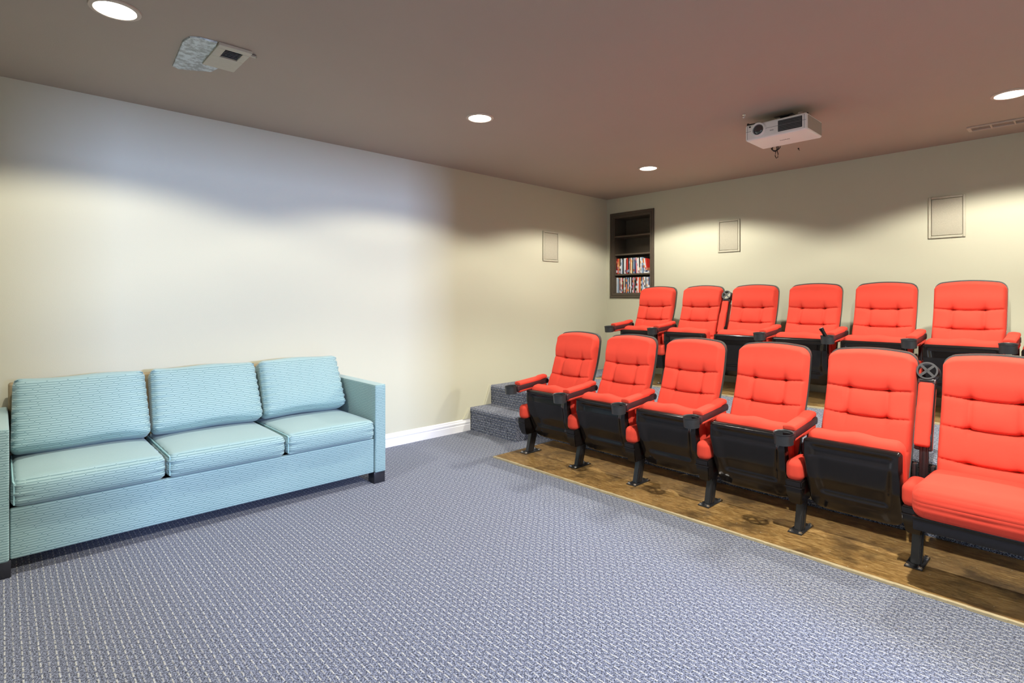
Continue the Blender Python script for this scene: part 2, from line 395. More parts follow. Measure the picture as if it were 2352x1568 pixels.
# ------------------------------------------------------------------ theatre seats
PITCH = 0.525
HW = 0.210
BK = [(0.26, 0.095), (0.34, 0.125), (0.45, 0.165), (0.545, 0.202), (0.64, 0.248), (0.74, 0.288), (0.83, 0.312), (0.92, 0.328), (1.02, 0.345)]
def interp(tab, z):
    if z <= tab[0][0]: return tab[0][1]
    for (a, p), (c, q) in zip(tab, tab[1:]):
        if z <= c:
            t = (z-a)/(c-a); return p+(q-p)*t
    return tab[-1][1]
def ycurve(z): return sum(interp(BK, z+d) for d in (-0.05, -0.025, 0, 0.025, 0.05))/5
SEAMS = (0.776, 0.636, 0.485)
def ztop(x, hw, top):
    rc = 0.05; e = abs(x)-(hw-rc); z = top-0.022*(x/hw)**2
    if e > 0: z -= rc-math.sqrt(max(0, rc*rc-e*e))
    return z
def back_sheet(b, hw, top, bottom, yoff, thick, re, tuft, NX=52, NZ=140, flip=False):
    """pad with rounded rim: rim at yoff, face at yoff-thick (towards the sitter)"""
    grid = []
    for j in range(NZ+1):
        t = j/NZ; t = 0.5-0.5*math.cos(PI*t) if False else t
        row = []
        for i in range(NX+1):
            s = -math.cos(PI*i/NX); s = 0.55*s+0.45*(2*i/NX-1); hwz = hw*(1-0.03*max(0, (0.55-(bottom+(top-bottom)*t))/0.3))
            x = s*hwz*0.9999; z = bottom+(ztop(x, hw, top)-bottom)*t
            dx = hwz-abs(x); dz1 = (ztop(x, hw, top)-z); dz0 = z-bottom
            d = min(dx, dz1, dz0+0.01); q = min(1, d/re); prof = math.sqrt(max(0, 1-(1-q)**2))
            g = 0
            if tuft:
                ax = abs(x)
                for k, zi in enumerate(SEAMS):
                    zz = zi+0.010*max(0, (ax-0.09)/0.12)-0.002*max(0, 1-(ax/0.09)**2)
                    near = math.exp(-((ax-0.092)/0.022)**2); mid = 1/(1+math.exp((ax-0.10)/0.012))
                    dep = 0.019+0.014*mid+0.026*near
                    g += dep*(0.55*math.exp(-abs(z-zz)/0.0045)+0.45*math.exp(-abs(z-zz)/(0.012 if z < zz else 0.026)))
                    if k < 2:
                        g += 0.014*math.exp(-((ax-0.092)/0.009)**2)*math.exp(-abs(z-zz)/0.035)
                if SEAMS[1] < z < SEAMS[0]: g += 0.008*math.exp(-((ax-0.094)/0.013)**2)
                if SEAMS[1] < z < SEAMS[0]: g -= 0.014*math.exp(-(x/0.07)**2)*math.sin(PI*(z-SEAMS[1])/(SEAMS[0]-SEAMS[1]))
                g -= 0.010*math.exp(-((z-0.855)/0.05)**2)
            y = ycurve(z)+yoff-thick*prof+g*min(1, q*1.3)
            row.append(b.verts.new((x, y, z)))
        grid.append(row)
    for j in range(NZ):
        for i in range(NX): b.faces.new((grid[j][i], grid[j][i+1], grid[j+1][i+1], grid[j+1][i]))
    # rear face follows the rim
    back = [[b.verts.new((v.co.x, ycurve(v.co.z)+yoff+0.002, v.co.z)) for v in row] for row in (grid[0], grid[NZ])]
    rim = grid[0]+[grid[j][NX] for j in range(1, NZ+1)]+grid[NZ][-2::-1]+[grid[j][0] for j in range(NZ-1, 0, -1)]
    for v in back[0]+back[1]: b.verts.remove(v)
    rb = [b.verts.new((v.co.x, ycurve(v.co.z)+yoff+0.001, v.co.z)) for v in rim]
    n = len(rim)
    for i in range(n): b.faces.new((rim[i], rim[(i+1) % n], rb[(i+1) % n], rb[i]))
    return rb
MESH = {}
def cached(key, fn):
    if key not in MESH: MESH[key] = fn()
    return MESH[key]
def m_backrest():
    b = BM(); back_sheet(b, HW, 0.990, 0.33, 0.0, 0.062, 0.024, True); return finish(b, 'backrest', M['red'], angle=80)
def m_shell():
    b = BM(); hw, top, bot = HW+0.001, 0.999, 0.27
    NX, NZ = 30, 40
    def layer(ex, yo, inset):
        rows = []
        for j in range(NZ+1):
            row = []
            for i in range(NX+1):
                s = -math.cos(PI*i/NX)*0.55+0.45*(2*i/NX-1); x = s*(hw-inset)*0.9999
                z = bot+(ztop(x, hw-inset, top-inset)-bot)*j/NZ; row.append((x, ycurve(z)+yo, z))
            rows.append(row)
        return rows
    L = [layer(0, 0.0, 0.0), layer(0, 0.026, 0.0), layer(0, 0.040, 0.012)]
    V = [[[b.verts.new(p) for p in row] for row in lay] for lay in L]
    for lay, idx in ((V[0], 0), (V[2], 2)):
        for j in range(NZ):
            for i in range(NX):
                q = (lay[j][i], lay[j][i+1], lay[j+1][i+1], lay[j+1][i]); b.faces.new(q if idx == 0 else q[::-1])
    def rim(g): return g[0]+[g[j][NX] for j in range(1, NZ+1)]+g[NZ][-2::-1]+[g[j][0] for j in range(NZ-1, 0, -1)]
    R_ = [rim(g) for g in V]; n = len(R_[0])
    for a, c in ((R_[0], R_[1]), (R_[1], R_[2])):
        for i in range(n): b.faces.new((a[i], a[(i+1) % n], c[(i+1) % n], c[i]))
    for row in V[1]:
        for v in row:
            if not v.link_faces: b.verts.remove(v)
    return finish(b, 'back_shell', M['shell'], angle=50)
PANY = [(0.10, 0.060), (0.15, 0.035), (0.20, 0.006), (0.315, -0.050), (0.44, -0.088), (0.53, -0.085), (0.60, -0.08)]
def m_pan():
    """glossy moulded underside of the tipped-up seat"""
    b = BM(); NX, NZ = 48, 48; hw = 0.218
    def outline(x, t):
        ax = abs(x); rc = 0.060; e = ax-(hw*0.965-rc)
        zb = 0.142
        if e > 0: zb += rc-math.sqrt(max(0, rc*rc-min(e, rc)**2))
        rt = 0.018; e2 = ax-(hw-rt); zt = 0.532
        if e2 > 0: zt -= rt-math.sqrt(max(0, rt*rt-min(e2, rt)**2))
        return zb+(zt-zb)*t
    F, Bk = [], []
    for j in range(NZ+1):
        t = j/NZ; rf, rb = [], []
        for i in range(NX+1):
            s = -math.cos(PI*i/NX)*0.5+0.5*(2*i/NX-1); x = s*hw*(0.965+0.035*min(1, t*1.6))
            z = outline(x, t); d = min(hw-abs(x), 0.55*(z-0.142)+0.004, 0.534-z); ed = 0.012*(1-min(1, max(0, d)/0.014))**2
            # sunken centre panel with sloping flanks
            px = 0.150+0.03*(z-0.24)/0.28
            inx = 1/(1+math.exp(max(-40, min(40, (abs(x)-px)/0.006)))); inz = 1/(1+math.exp(max(-40, min(40, (0.245-z)/0.006))))*(1/(1+math.exp(max(-40, min(40, (z-0.500)/0.004)))))
            rec = 0.020*inx*inz
            hatch = 1/(1+math.exp(max(-40, min(40, (abs(x)-(0.120+(0.215-z)*0.35))/0.003))))*(1/(1+math.exp(max(-40, min(40, (z-0.205)/0.003)))))
            y = interp(PANY, z)+ed+rec-0.006*hatch
            rf.append(b.verts.new((x, y, z))); 
        F.append(rf)
    for j in range(NZ):
        for i in range(NX): b.faces.new((F[j][i], F[j][i+1], F[j+1][i+1], F[j+1][i]))
    rim = F[0]+[F[j][NX] for j in range(1, NZ+1)]+F[NZ][-2::-1]+[F[j][0] for j in range(NZ-1, 0, -1)]
    rb = [b.verts.new((v.co.x*0.985, v.co.y+0.040, v.co.z)) for v in rim]; n = len(rim)
    for i in range(n): b.faces.new((rim[i], rim[(i+1) % n], rb[(i+1) % n], rb[i]))
    c = b.verts.new((0, 0.03, 0.34))
    for i in range(n): b.faces.new((rb[i], rb[(i+1) % n], c))
    return finish(b, 'seat_pan', M['black'], angle=60)
def m_cushion_up():
    def disp(co, p):
        u = p[0]/0.222; v = p[2]/0.20
        co = co.copy(); co.y += 0.020*(1-u*u)*(1-v*v)*(1 if p[1] > 0 else 0)
        if p[2] > 0.15: co.z += 0.004*math.sin(u*7+1)*(1-u*u)
        k = 0.010*(1-abs(u))*(p[2] > 0.1); co.z += k
        return co
    b = rbox((0.434, 0.105, 0.400), 0.042, (22, 3, 14), 5, disp)
    bmesh.ops.transform(b, matrix=Matrix.Translation((0, 0.035, 0.370))@Matrix.Rotation(math.radians(9), 4, 'X'), verts=b.verts)
    return finish(b, 'seat_cushion', M['red'], angle=80)
def m_cushion_down():
    def disp(co, p):
        co = co.copy(); u = p[0]/0.23; v = p[1]/0.23
        co.z += (0.014*(1-u*u)*(1-v*v) if p[2] > 0 else 0)
        if p[1] < -0.19: co.z -= 0.012*(p[2] > 0); co.y -= 0.010*(1-u**4)
        # soft horizontal puckers on the rolled front
        if p[1] < -0.2: co.y += 0.002*math.sin(p[2]*240)*(1-0.5*abs(u))
        return co
    b = rbox((0.452, 0.46, 0.150), 0.050, (24, 24, 8), 5, disp)
    bmesh.ops.transform(b, matrix=Matrix.Translation((0, -0.105, 0.386))@Matrix.Rotation(math.radians(-3), 4, 'X'), verts=b.verts)
    return finish(b, 'seat_cushion', M['red'], angle=80)
def m_pan_down():
    b = BM()
    box(b, -0.220, 0.220, -0.318, -0.29, 0.270, 0.328, bev=0.006)
    box(b, -0.222, 0.222, -0.324, -0.312, 0.322, 0.332, bev=0.004)
    box(b, -0.220, -0.195, -0.30, 0.12, 0.285, 0.335, bev=0.005); box(b, 0.195, 0.220, -0.30, 0.12, 0.285, 0.335, bev=0.005)
    box(b, -0.19, 0.19, -0.29, 0.10, 0.300, 0.332, bev=0.008)
    cyl(b, (-0.20, -0.20, 0.275), (0.20, -0.20, 0.275), 0.010)
    return finish(b, 'seat_pan', M['black'], angle=40)
def m_post():
    b = BM()
    def prism(pts, x0, x1, bev=0.0):
        bb = BM(); A = [bb.verts.new((x0, y, z)) for y, z in pts]; B = [bb.verts.new((x1, y, z)) for y, z in pts]; n = len(pts)
        for i in range(n): bb.faces.new((A[i], B[i], B[(i+1) % n], A[(i+1) % n]))
        bb.faces.new(A); bb.faces.new(B[::-1]); bmesh.ops.recalc_face_normals(bb, faces=bb.faces)
        if bev: bmesh.ops.bevel(bb, geom=bb.edges[:], offset=bev, segments=2, affect='EDGES')
        merge(b, bb)
    prism([(-0.030, 0.006), (0.035, 0.006), (0.100, 0.24), (0.030, 0.24)], -0.019, 0.019, 0.004)     # slanting leg
    prism([(-0.012, 0.006), (0.018, 0.006), (0.055, 0.16), (0.040, 0.16)], -0.023, 0.023, 0.002)
    return finish(b, 'support_leg', M['steel'], angle=40)
def m_tube():
    b = BM()
    cyl(b, (0, 0.155, 0.18), (0, 0.185, 0.575), 0.017, seg=14); cyl(b, (0.013, 0.150, 0.20), (0.013, 0.172, 0.53), 0.007, seg=8)
    cyl(b, (-0.013, 0.150, 0.20), (-0.013, 0.172, 0.53), 0.007, seg=8)
    box(b, -0.046, -0.030, 0.15, 0.20, 0.22, 0.44, bev=0.004); box(b, 0.030, 0.046, 0.15, 0.20, 0.22, 0.44, bev=0.004)
    box(b, -0.046, 0.046, 0.165, 0.20, 0.22, 0.30, bev=0.004)
    cyl(b, (-0.026, 0.188, 0.575), (0.026, 0.188, 0.575), 0.020, seg=18)
    return finish(b, 'upright_tube', M['steel'], angle=40)
def m_housing():
    b = BM(); P = [(-0.095, 0.292), (-0.085, 0.215), (-0.060, 0.158), (0.07, 0.165), (0.165, 0.24), (0.17, 0.31), (0.0, 0.300)]
    P2 = P
    bb = BM(); A = [bb.verts.new((-0.042, y, z)) for y, z in P2]; B = [bb.verts.new((0.042, y, z)) for y, z in P2]; n = len(P2)
    for i in range(n): bb.faces.new((A[i], B[i], B[(i+1) % n], A[(i+1) % n]))
    bb.faces.new(A); bb.faces.new(B[::-1]); bmesh.ops.recalc_face_normals(bb, faces=bb.faces)
    for v in bb.verts:
        if v.co.z < 0.17: v.co.x *= 0.72
    bmesh.ops.bevel(bb, geom=bb.edges[:], offset=0.006, segments=2, affect='EDGES'); merge(b, bb)
    box(b, -0.044, 0.044, -0.096, -0.05, 0.252, 0.258, bev=0.001)
    return finish(b, 'pivot_housing', M['black'], angle=40)
def m_lump():
    b = rbox((0.086, 0.19, 0.118), 0.036, (4, 8, 4), 5)
    bmesh.ops.transform(b, matrix=Matrix.Translation((-0.004, 0.006, 0.342)), verts=b.verts)
    return finish(b, 'pivot_cushion', M['red'], angle=80)
def m_plate():
    b = BM(); box(b, -0.036, 0.036, -0.075, 0.110, 0.0, 0.007, bev=0.002); return finish(b, 'foot_plate', M['steel'], angle=40)
def m_bolt():
    b = BM(); cyl(b, (0, 0, 0.007), (0, 0, 0.010), 0.011, seg=14); cyl(b, (0, 0, 0.010), (0, 0, 0.016), 0.008, seg=6); return finish(b, 'bolt', M['zinc'], angle=30)
def m_arm():
    b = BM(); box(b, -0.034, 0.034, -0.345, 0.012, -0.018, 0.022, bev=0.003); box(b, -0.038, 0.038, -0.352, -0.325, -0.020, 0.018, bev=0.004)
    return finish(b, 'armrest', M['armside'], angle=40)
def m_armpad():
    def disp(co, p):
        co = co.copy(); co.z += 0.006*(1-(p[0]/0.033)**2)*(p[2] > 0); co.y += 0
        if p[1] > 0.10: co.z += 0.006
        return co
    b = rbox((0.068, 0.325, 0.026), 0.009, (4, 12, 2), 4, disp); bmesh.ops.transform(b, matrix=Matrix.Translation((0, -0.155, 0.031)), verts=b.verts)
    return finish(b, 'arm_pad', M['red'], angle=80)
def m_armbelly():
    def disp(co, p):
        co = co.copy()
        if p[2] < 0: co.z += 0.010*(p[1] < -0.05)
        return co
    b = rbox((0.066, 0.330, 0.036), 0.014, (4, 12, 2), 4, disp); bmesh.ops.transform(b, matrix=Matrix.Translation((0, -0.165, -0.030)), verts=b.verts)
    return finish(b, 'arm_underside', M['red'], angle=80)
def m_cup():
    b = BM(); r = 0.047
    lathe(b, [(r-0.004, -0.030), (r-0.002, 0.026), (r+0.003, 0.030), (r+0.003, 0.025), (r+0.0005, 0.022), (r-0.001, -0.032), (r-0.009, -0.032), (r-0.009, -0.028)], 36, (0, -0.392, 0.0), close=True)
    for a in (PI/4, -PI/4):
        box(b, -0.006, 0.006, -(r-0.004), r-0.004, -0.0318, -0.0285, mat=Matrix.Translation((0, -0.392, 0))@Matrix.Rotation(a, 4, 'Z'))
    lathe(b, [(0.008, -0.032), (0.008, -0.028)], 12, (0, -0.392, 0))
    box(b, -0.030, 0.030, -0.352, -0.338, -0.026, 0.018, bev=0.002)
    return finish(b, 'cup_holder', M['cup'], angle=35)
BUILD = dict(backrest=m_backrest, back_shell=m_shell, pan_up=m_pan, cushion_up=m_cushion_up, cushion_down=m_cushion_down, pan_down=m_pan_down,
             post=m_post, tube=m_tube, housing=m_housing, lump=m_lump, plate=m_plate, bolt=m_bolt, arm=m_arm, armpad=m_armpad, belly=m_armbelly, cup=m_cup)
def P(key): return cached(key, BUILD[key])
def standard(t, x, raised):
    """leg, housing and armrest on one side of a seat"""
    leg = place(P('post'), 'support_leg', t, (x, 0, 0))
    pl = place(P('plate'), 'foot_plate', leg)
    for bx, by in ((-0.024, -0.060), (0.024, -0.060), (0.024, 0.092), (-0.024, 0.092)):
        place(P('bolt'), 'bolt', leg, (bx, by, 0), label='shiny metal bolt')
    place(P('tube'), 'upright_tube', t, (x, 0, 0)); place(P('housing'), 'pivot_housing', t, (x, 0, 0))
    place(P('lump'), 'pivot_cushion', t, (x, 0, 0))
    arm = place(P('arm'), 'armrest', t, (x-0.008, 0.188, 0.520 if raised else 0.575), (math.radians(-110) if raised else math.radians(5), 0, 0))
    place(P('armpad'), 'arm_pad', arm); place(P('belly'), 'arm_underside', arm); place(P('cup'), 'cup_holder', arm)
def seat(x, y, z, label, group, left=False, raised=False, down=False):
    t = thing('theater_seat', label, 'seat', (x, y, z), group=group)
    place(P('backrest'), 'backrest', t); place(P('back_shell'), 'back_shell', t, label='black plastic shell behind the red pad')
    place(P('cushion_down' if down else 'cushion_up'), 'seat_cushion', t)
    place(P('pan_down' if down else 'pan_up'), 'seat_pan', t, label='glossy black moulded seat pan')
    standard(t, PITCH/2, raised)
    if left: standard(t, -PITCH/2, False)
    return t
X1, Y1 = -3.205+PITCH/2, 3.205
FRONT = ['red theater seat at the stair end of the front row, seat tipped up',
         'front row red seat second from the stair end, seat tipped up',
         'front row red seat third from the stair end, seat tipped up',
         'front row red seat fourth from the stairs, tipped up, both armrests lowered',
         'front row red tipped-up seat left of the raised armrest',
         'red front row seat with its cushion folded down, right of the raised armrest']
for k, lb in enumerate(FRONT):
    seat(X1+PITCH*k, Y1, 0.012, lb, 'front row of red theater seats', left=(k == 0), raised=(k == 4), down=(k == 5))
X2, Y2 = -3.515+PITCH/2, 4.925
BACK = ['back row red seat nearest the corner, in front of the recessed bookcase',
        'back row red seat just left of that row\'s raised armrest',
        'back row red seat just right of that row\'s raised armrest',
        'back row red seat whose cup holder holds a black cylinder',
        'fifth red seat from the left in the back row',
        'sixth red seat from the left in the back row, below the large right speaker',
        'last red seat in view in the back row, cut by the right edge']
for k, lb in enumerate(BACK):
    seat(X2+PITCH*k, Y2, PZ+0.012, lb, 'back row of red theater seats', left=(k == 0), raised=(k == 1))
# black cylinder (a torch) standing slanted in the fourth cup holder of the back row
cx, cy, cz = X2+PITCH*3+PITCH/2, Y2+0.188-0.385, PZ+0.012+0.545
t = thing('flashlight', 'small black cylinder leaning out of a cup holder in the back row', 'flashlight', (cx, cy, cz-0.025))
t.rotation_euler = (math.radians(12), math.radians(-24), 0)
b = BM(); cyl(b, (0, 0, 0.0), (0, 0, 0.105), 0.014, seg=20); cyl(b, (0, 0, 0.100), (0, 0, 0.122), 0.0165, seg=20); obj('barrel', b, M['black'], t)
b = BM(); cyl(b, (0, 0, 0.1215), (0, 0, 0.124), 0.0135, seg=20); obj('end_cap', b, M['chrome'], t, label='grey end cap')

# ------------------------------------------------------------------ sofa
S = thing('sofa', 'teal patterned three-seat sofa along the left wall', 'sofa', (0, 0, 0))
SX0, SX1, SY0, SY1 = -4.12, -3.402, -0.052, 1.977
AW = 0.082
def arm_mesh(y0, y1):
    b = rbox((SX1-SX0, y1-y0, 0.61), 0.010, (14, 2, 12), 3); bmesh.ops.transform(b, matrix=Matrix.Translation(((SX0+SX1)/2, (y0+y1)/2, 0.380)), verts=b.verts); return b
obj('arm', arm_mesh(SY0, SY0+AW), M['sofa'], S, angle=50); obj('arm', arm_mesh(SY1-AW, SY1), M['sofa'], S, angle=50)
b = rbox((0.03, SY1-SY0-2*AW-0.004, 0.235), 0.008, (2, 30, 6), 3); bmesh.ops.transform(b, matrix=Matrix.Translation((SX1-0.030, (SY0+SY1)/2, 0.195)), verts=b.verts)
obj('front_rail', b, M['sofa'], S, angle=50)
b = BM(); box(b, SX0+0.02, SX1-0.05, SY0+AW, SY1-AW, 0.085, 0.30); obj('base', b, M['under'], S, smooth=False)
b = rbox((0.07, SY1-SY0-2*AW-0.002, 0.735), 0.014, (2, 20, 10), 3); bmesh.ops.transform(b, matrix=Matrix.Translation((SX0+0.035, (SY0+SY1)/2, 0.452)), verts=b.verts)
obj('back_frame', b, M['sofaback'], S, angle=50, label='tan back frame')
CY = [0.032, 0.652, 1.284, 1.892]
def pleat(y, hy, z, seed, n=9):
    """gathers that run in from the ends of a cushion"""
    d = hy-abs(y); amt = math.exp(-d/0.035)
    return amt*(math.sin(z*150+seed)+0.6*math.sin(z*263+seed*2.1))*0.0035
for k in range(3):
    y0, y1 = CY[k]+0.004, CY[k+1]-0.004; L = y1-y0; hy = L/2
    def disp(co, p, hy=hy, k=k):
        co = co.copy(); u = p[1]/hy; v = p[0]/0.34
        if p[2] > 0: co.z += 0.022*(1-u**4)*(1-v**4)
        if p[0] > 0.30: co.x += 0.016*(1-u**4)*(1-(p[2]/0.07)**2)+pleat(p[1], hy, p[2], 2.3*k+1)*1.6
        if abs(u) > 0.97: co.y += pleat(hy, hy, p[0]*0.4, k)*0.6
        return co
    b = rbox((0.655, L, 0.128), 0.034, (22, 50, 16), 4, disp)
    bmesh.ops.transform(b, matrix=Matrix.Translation((-3.722, (y0+y1)/2, 0.378))@Matrix.Rotation(math.radians(0), 4, 'Y'), verts=b.verts)
    sc = obj('seat_cushion', b, M['sofa'], S, angle=80)
    b = BM(); xf = -3.402; zt = 0.442                          # welt along the top front and side edges
    pts = [(-3.99, y0+0.006, zt-0.006), (xf-0.012, y0+0.006, zt-0.006), (xf-0.004, y0+0.010, zt-0.012), (xf-0.001, y0+0.010, 0.33)]
    tube(b, pts, 0.0035)
    obj('piping', b, M['piping'], sc)
    if True:                                                   # back cushion, leaning on the frame
        yc0, yc1 = (y0, y1) if k < 2 else (y0, y1-0.02)
        L2 = yc1-yc0; h2 = L2/2
        def disp2(co, p, hy=h2, k=k):
            co = co.copy(); u = p[1]/hy; v = p[2]/0.195
            co.x += (0.030 if p[0] > 0 else -0.006)*(1-u**4)*(1-v**4)
            if p[0] > -0.04: co.x += pleat(p[1], hy, p[2], 1.7*k+4)*2.4
            co.y *= 1.0-0.018*(1+v)
            if abs(v) > 0.9: co.z += 0.004*math.sin(p[1]*14+k)
            return co
        b = rbox((0.135, L2, 0.392), 0.034, (6, 54, 36), 4, disp2)
        tilt = math.radians(-24)
        bmesh.ops.transform(b, matrix=Matrix.Translation((-3.905, (yc0+yc1)/2, 0.655+0.004*k))@Matrix.Rotation(tilt, 4, 'Y'), verts=b.verts)
        bc = obj('back_cushion', b, M['sofa'], S, angle=80)
for fx, fy in ((SX1-0.048, SY1-0.046), (SX1-0.048, SY0+0.046), (SX0+0.05, SY1-0.046), (SX0+0.05, SY0+0.046)):
    b = BM(); box(b, -0.042, 0.042, -0.042, 0.042, 0.0, 0.079, bev=0.003); obj('leg', b, M['footblack'], S, (fx, fy, 0), angle=40)

# ------------------------------------------------------------------ recessed bookcase and DVD cases
Bk = thing('recessed_bookcase', 'dark brown framed bookcase recessed in the back wall by the corner', 'bookcase', (NX0, YB, NZ0))
def loc(q): return (q[0]-NX0, q[1]-NX0, q[2]-YB, q[3]-YB, q[4]-NZ0, q[5]-NZ0)
b = BM()
for (ox, th, y0) in ((0.0, 0.055, -0.010), (0.006, 0.018, -0.018), (0.034, 0.014, -0.015)):
    x0, x1, z0, z1 = NX0-0.052+ox, NX1+0.049-ox, NZ0-0.050+ox, NZ1+0.052-ox
    for q in ((x0, x0+th, YB+y0, YB-0.0005, z0, z1), (x1-th, x1, YB+y0, YB-0.0005, z0, z1), (x0+th, x1-th, YB+y0, YB-0.0005, z0, z0+th), (x0+th, x1-th, YB+y0, YB-0.0005, z1-th, z1)):
        box(b, *loc(q), bev=0.002)
obj('face_frame', b, M['bronze'], Bk, smooth=False)
b = BM(); DEP = 0.24; e = 0.012
for q in ((NX0, NX0+e, YB+0.001, YB+DEP, NZ0, NZ1), (NX1-e, NX1, YB+0.001, YB+DEP, NZ0, NZ1), (NX0+e, NX1-e, YB+0.001, YB+DEP, NZ0, NZ0+e), (NX0+e, NX1-e, YB+0.001, YB+DEP, NZ1-e, NZ1), (NX0, NX1, YB+DEP, YB+DEP+0.01, NZ0, NZ1)):
    box(b, *loc(q))
obj('cabinet_box', b, M['bronze'], Bk, smooth=False)
SH = [1.572, 1.818, 2.042]
for z in SH:
    b = BM(); box(b, *loc((NX0+e+0.001, NX1-e-0.001, YB+0.004, YB+DEP-0.001, z, z+0.018)), bev=0.002); obj('shelf', b, M['bronze'], Bk, smooth=False)
COL = {'white': (228, 230, 232), 'black': (26, 26, 30), 'dark red': (128, 30, 28), 'red': (206, 52, 44), 'pale blue': (150, 176, 206), 'navy blue': (44, 58, 104), 'orange': (214, 130, 70), 'grey': (128, 130, 136), 'cream': (222, 206, 170), 'pink': (214, 128, 138)}
ORD = ['leftmost', 'second', 'third', 'fourth', 'fifth', 'sixth', 'seventh', 'eighth', 'ninth', 'tenth', 'eleventh', 'twelfth', 'thirteenth', 'fourteenth', 'fifteenth', 'sixteenth', 'seventeenth', 'eighteenth', 'nineteenth', 'twentieth', 'twenty-first', 'twenty-second', 'twenty-third', 'twenty-fourth', 'twenty-fifth', 'twenty-sixth', 'twenty-seventh', 'twenty-eighth', 'twenty-ninth', 'thirtieth', 'thirty-first', 'thirty-second']
def casemat(cn):
    key = 'case '+cn
    if key not in M:
        c = srgb(*COL[cn])
        s = NT('spine_'+cn.replace(' ', '_')); v = s.obj(); oi = s.n('ShaderNodeObjectInfo')
        sp_ = s.n('ShaderNodeSeparateXYZ'); s.L(v, sp_.inputs[0])
        q = s.math('ADD', s.math('MULTIPLY', sp_.outputs[2], 34.0), s.math('MULTIPLY', oi.outputs['Random'], 97.0))
        wn = s.n('ShaderNodeTexWhiteNoise', noise_dimensions='1D'); s.L(s.math('FLOOR', q), wn.inputs['W'])
        print_ = s.ramp(wn.outputs['Value'], [(0.0, srgb(24, 24, 30)), (0.25, srgb(225, 228, 235)), (0.5, srgb(120, 140, 175)), (0.72, srgb(190, 70, 52)), (1.0, srgb(238, 214, 160))])
        wn2 = s.n('ShaderNodeTexWhiteNoise', noise_dimensions='1D'); s.L(s.math('ADD', s.math('FLOOR', q), 0.37), wn2.inputs['W'])
        use = s.math('GREATER_THAN', wn2.outputs['Value'], 0.72)
        s.base(s.mix(use, c, print_), 0.3); M[key] = s.m
    return M[key]
def dvd_mesh(cn, th, hgt):
    def mk():
        b = BM(); box(b, -th/2, th/2, 0, 0.136, 0, hgt, bev=0.0012, seg=1); return finish(b, 'dvd_case', casemat(cn), smooth=False)
    return cached(('dvd', cn, th, hgt), mk)
def dvd(cn, x, z, label, group, th=0.0145, lean=0.0, hgt=0.19, dy=0.0):
    o = place(dvd_mesh(cn, th, hgt), 'dvd_case', None, (x, YB+0.030+dy, z), (0, lean, 0), label=label, category='dvd case', group=group); return o
seqL = ['white', 'pale blue', 'grey', 'dark red', 'white', 'red', 'black', 'cream', 'navy blue', 'orange', 'navy blue', 'pale blue', 'black', 'white', 'black', 'dark red', 'pink', 'black', 'black', 'red', 'white', 'red', 'orange', 'black', 'pale blue', 'white', 'white', 'grey', 'pale blue', 'white', 'navy blue', 'grey']
x = NX0+e+0.012
for i, cn in enumerate(seqL):
    dvd(cn, x, NZ0+e+0.0005, '%s spined DVD case on the bottom shelf, %s from the left' % (cn, ORD[i]), 'DVD cases on the bottom shelf', dy=random.uniform(0, 0.006), hgt=random.choice((0.19, 0.19, 0.186)))
    x += 0.0153
seqU = ['dark red', 'red', 'orange', 'black', 'white', 'pale blue', 'black', 'white', 'white', 'dark red', 'red', 'black', 'grey', 'orange', 'cream', 'black', 'pale blue', 'navy blue', 'pink', 'white', 'white', 'black', 'white', 'pale blue']
x = NX0+e+0.010
for i, cn in enumerate(seqU):
    ln = 0.0 if i < 18 else -0.045
    if i == 18: x += 0.009
    dvd(cn, x, SH[0]+0.0205, '%s spined DVD case on the upper filled shelf, %s from the left' % (cn, ORD[i]), 'DVD cases on the upper filled shelf', lean=ln, dy=random.uniform(0, 0.006))
    x += 0.0156
# the two cases lying flat at the right and three leaning over them
zz = SH[0]+0.019
for cn, lb in (('white', 'white DVD case lying flat, bottom one of the two at the shelf right end'), ('navy blue', 'navy DVD case lying flat on the white one, upper filled shelf')):
    o = place(dvd_mesh(cn, 0.0145, 0.07), 'dvd_case', None, (x+0.004, YB+0.032, zz+0.0075), (0, PI/2, 0), label=lb, category='dvd case', group='DVD cases lying flat'); zz += 0.0152
for i, cn in enumerate(('orange', 'white', 'red')):
    dvd(cn, x+0.020+0.0165*i, zz+0.003, '%s DVD case leaning left on top of the flat cases' % cn, 'DVD cases leaning on the flat pair', lean=-0.16, hgt=0.145)

# ------------------------------------------------------------------ wall speakers
def speaker(label, wdt, hgt, loc_, rz, fr=0.018):
    t = thing('wall_speaker', label, 'speaker', loc_, (0, 0, rz), group='flush wall speakers')
    b = BM(); w2, h2 = wdt/2, hgt/2
    for q in ((-w2, -w2+fr, -h2, h2), (w2-fr, w2, -h2, h2), (-w2+fr, w2-fr, -h2, -h2+fr), (-w2+fr, w2-fr, h2-fr, h2)):
        box(b, q[0], q[1], -0.014, -0.0006, q[2], q[3], bev=0.004)
    obj('frame', b, M['spkframe'], t, smooth=False)
    b = rbox((wdt-2*fr-0.006, 0.010, hgt-2*fr-0.006), 0.004, (6, 1, 6), 2); bmesh.ops.transform(b, matrix=Matrix.Translation((0, -0.0065, 0)), verts=b.verts)
    obj('grille', b, M['grille'], t, angle=60)
speaker('beige framed wall speaker on the back wall, nearer the recessed bookcase', 0.236, 0.336, (-2.606, YB, 1.942), 0)
speaker('larger looking beige wall speaker on the back wall, above the sixth back row seat', 0.238, 0.336, (-0.806, YB, 1.943), 0)
speaker('narrow looking beige wall speaker on the left side wall near the corner', 0.258, 0.336, (XL, 4.516, 1.873), PI/2)

